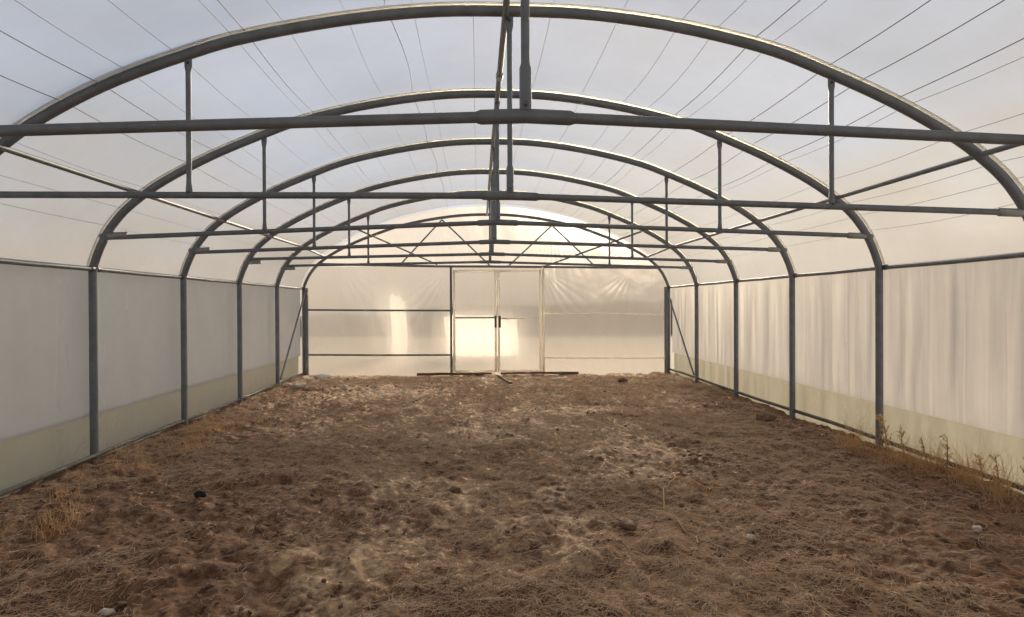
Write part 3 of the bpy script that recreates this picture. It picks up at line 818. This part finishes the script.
nz = nt.nodes.new('ShaderNodeTexNoise'); nz.inputs['Scale'].default_value = 2.4; nz.inputs['Detail'].default_value = 6; nz.inputs['Roughness'].default_value = .55
L(mp.outputs[0], nz.inputs['Vector'])
nc = math_('SUBTRACT', nz.outputs['Fac'], .5)
el = math_('MULTIPLY_ADD', sep.outputs['X'], -.05, math_('MULTIPLY_ADD', nc, .26, sep.outputs['Z']))
L(el, rp.inputs['Fac'])
fr = nt.nodes.new('ShaderNodeMapRange'); fr.interpolation_type = 'SMOOTHSTEP'      # bright sky ahead; unseen sky behind dimmed to darken the near floor
for k, v in (('From Min', -.5), ('From Max', .6), ('To Min', .5), ('To Max', 1.0)): fr.inputs[k].default_value = v
L(sep.outputs['Y'], fr.inputs['Value'])
cl = math_('MULTIPLY', math_('MULTIPLY_ADD', nc, .8, 1.03), fr.outputs[0])
SUN_AZ, SUN_EL = math.radians(11), math.radians(17)
sd = Vector((math.sin(SUN_AZ) * math.cos(SUN_EL), math.cos(SUN_AZ) * math.cos(SUN_EL), math.sin(SUN_EL)))
vm = nt.nodes.new('ShaderNodeVectorMath'); vm.operation = 'DOT_PRODUCT'; vm.inputs[1].default_value = sd
L(tc.outputs['Generated'], vm.inputs[0])
dp = math_('MAXIMUM', vm.outputs['Value'], 0.0)
g1 = math_('MULTIPLY', math_('POWER', dp, 40.0), GLOW_TIGHT := .10)
g2 = math_('MULTIPLY', math_('POWER', dp, 5.0), GLOW_WIDE := .05)
gg = math_('ADD', g1, g2)
glow = nt.nodes.new('ShaderNodeMix'); glow.data_type = 'RGBA'; glow.blend_type = 'MULTIPLY'; glow.inputs[0].default_value = 1
glow.inputs[6].default_value = (1.0, .84, .62, 1); L(gg, glow.inputs[7])
sky = nt.nodes.new('ShaderNodeMix'); sky.data_type = 'RGBA'; sky.blend_type = 'MULTIPLY'; sky.inputs[0].default_value = 1
L(rp.outputs['Color'], sky.inputs[6]); L(cl, sky.inputs[7])
sm = nt.nodes.new('ShaderNodeMix'); sm.data_type = 'RGBA'; sm.blend_type = 'ADD'; sm.inputs[0].default_value = 1
L(sky.outputs[2], sm.inputs[6]); L(glow.outputs[2], sm.inputs[7])
L(sm.outputs[2], bg.inputs['Color']); bg.inputs['Strength'].default_value = 1.0
L(bg.outputs[0], wo.inputs['Surface'])

sl = bpy.data.lights.new('sun', 'SUN'); sl.energy = 6.6; sl.angle = math.radians(16); sl.color = (1.0, .84, .62)
so = bpy.data.objects.new('sun', sl); COL.objects.link(so); so.location = sd * 40
so.rotation_euler = (-sd).to_track_quat('-Z', 'Y').to_euler()

# ------------------------------------------------------------------ camera
f_, yaw, pitch, roll, cx_ = 660.0, .0516, -.0057, -.0049, -.2362
def ray(u, v):
    cr, sr = math.cos(roll), math.sin(roll)
    a, b = cr * u + sr * v, -sr * u + cr * v
    D = Vector((a / f_, 1, -b / f_))
    cp, sp = math.cos(pitch), math.sin(pitch)
    D = Vector((D.x, D.y * cp - D.z * sp, D.y * sp + D.z * cp))
    c, s = math.cos(yaw), math.sin(yaw)
    return Vector((D.x * c + D.y * s, -D.x * s + D.y * c, D.z))
fw = ray(0, 0).normalized(); rt = (ray(1, 0) - ray(0, 0)).normalized(); up = -(ray(0, 1) - ray(0, 0)).normalized()
from mathutils import Matrix
cam = bpy.data.cameras.new('camera'); co = bpy.data.objects.new('camera', cam); COL.objects.link(co)
cam.sensor_fit = 'HORIZONTAL'; cam.sensor_width = 36; cam.lens = 36 * f_ / 1024
cam.clip_start = .05; cam.clip_end = 500
R3 = Matrix((rt, up, -fw)).transposed()
co.matrix_world = Matrix.Translation(Vector((cx_, 0, Z0))) @ R3.to_4x4()
SC.camera = co
SC.view_settings.view_transform = 'Standard'; SC.view_settings.look = 'None'
SC.view_settings.gamma = 1; SC.view_settings.use_curve_mapping = False
SC.view_settings.exposure = 0.0
SC.cycles.use_denoising = True
SC.cycles.max_bounces = 10; SC.cycles.transmission_bounces = 8; SC.cycles.diffuse_bounces = 5
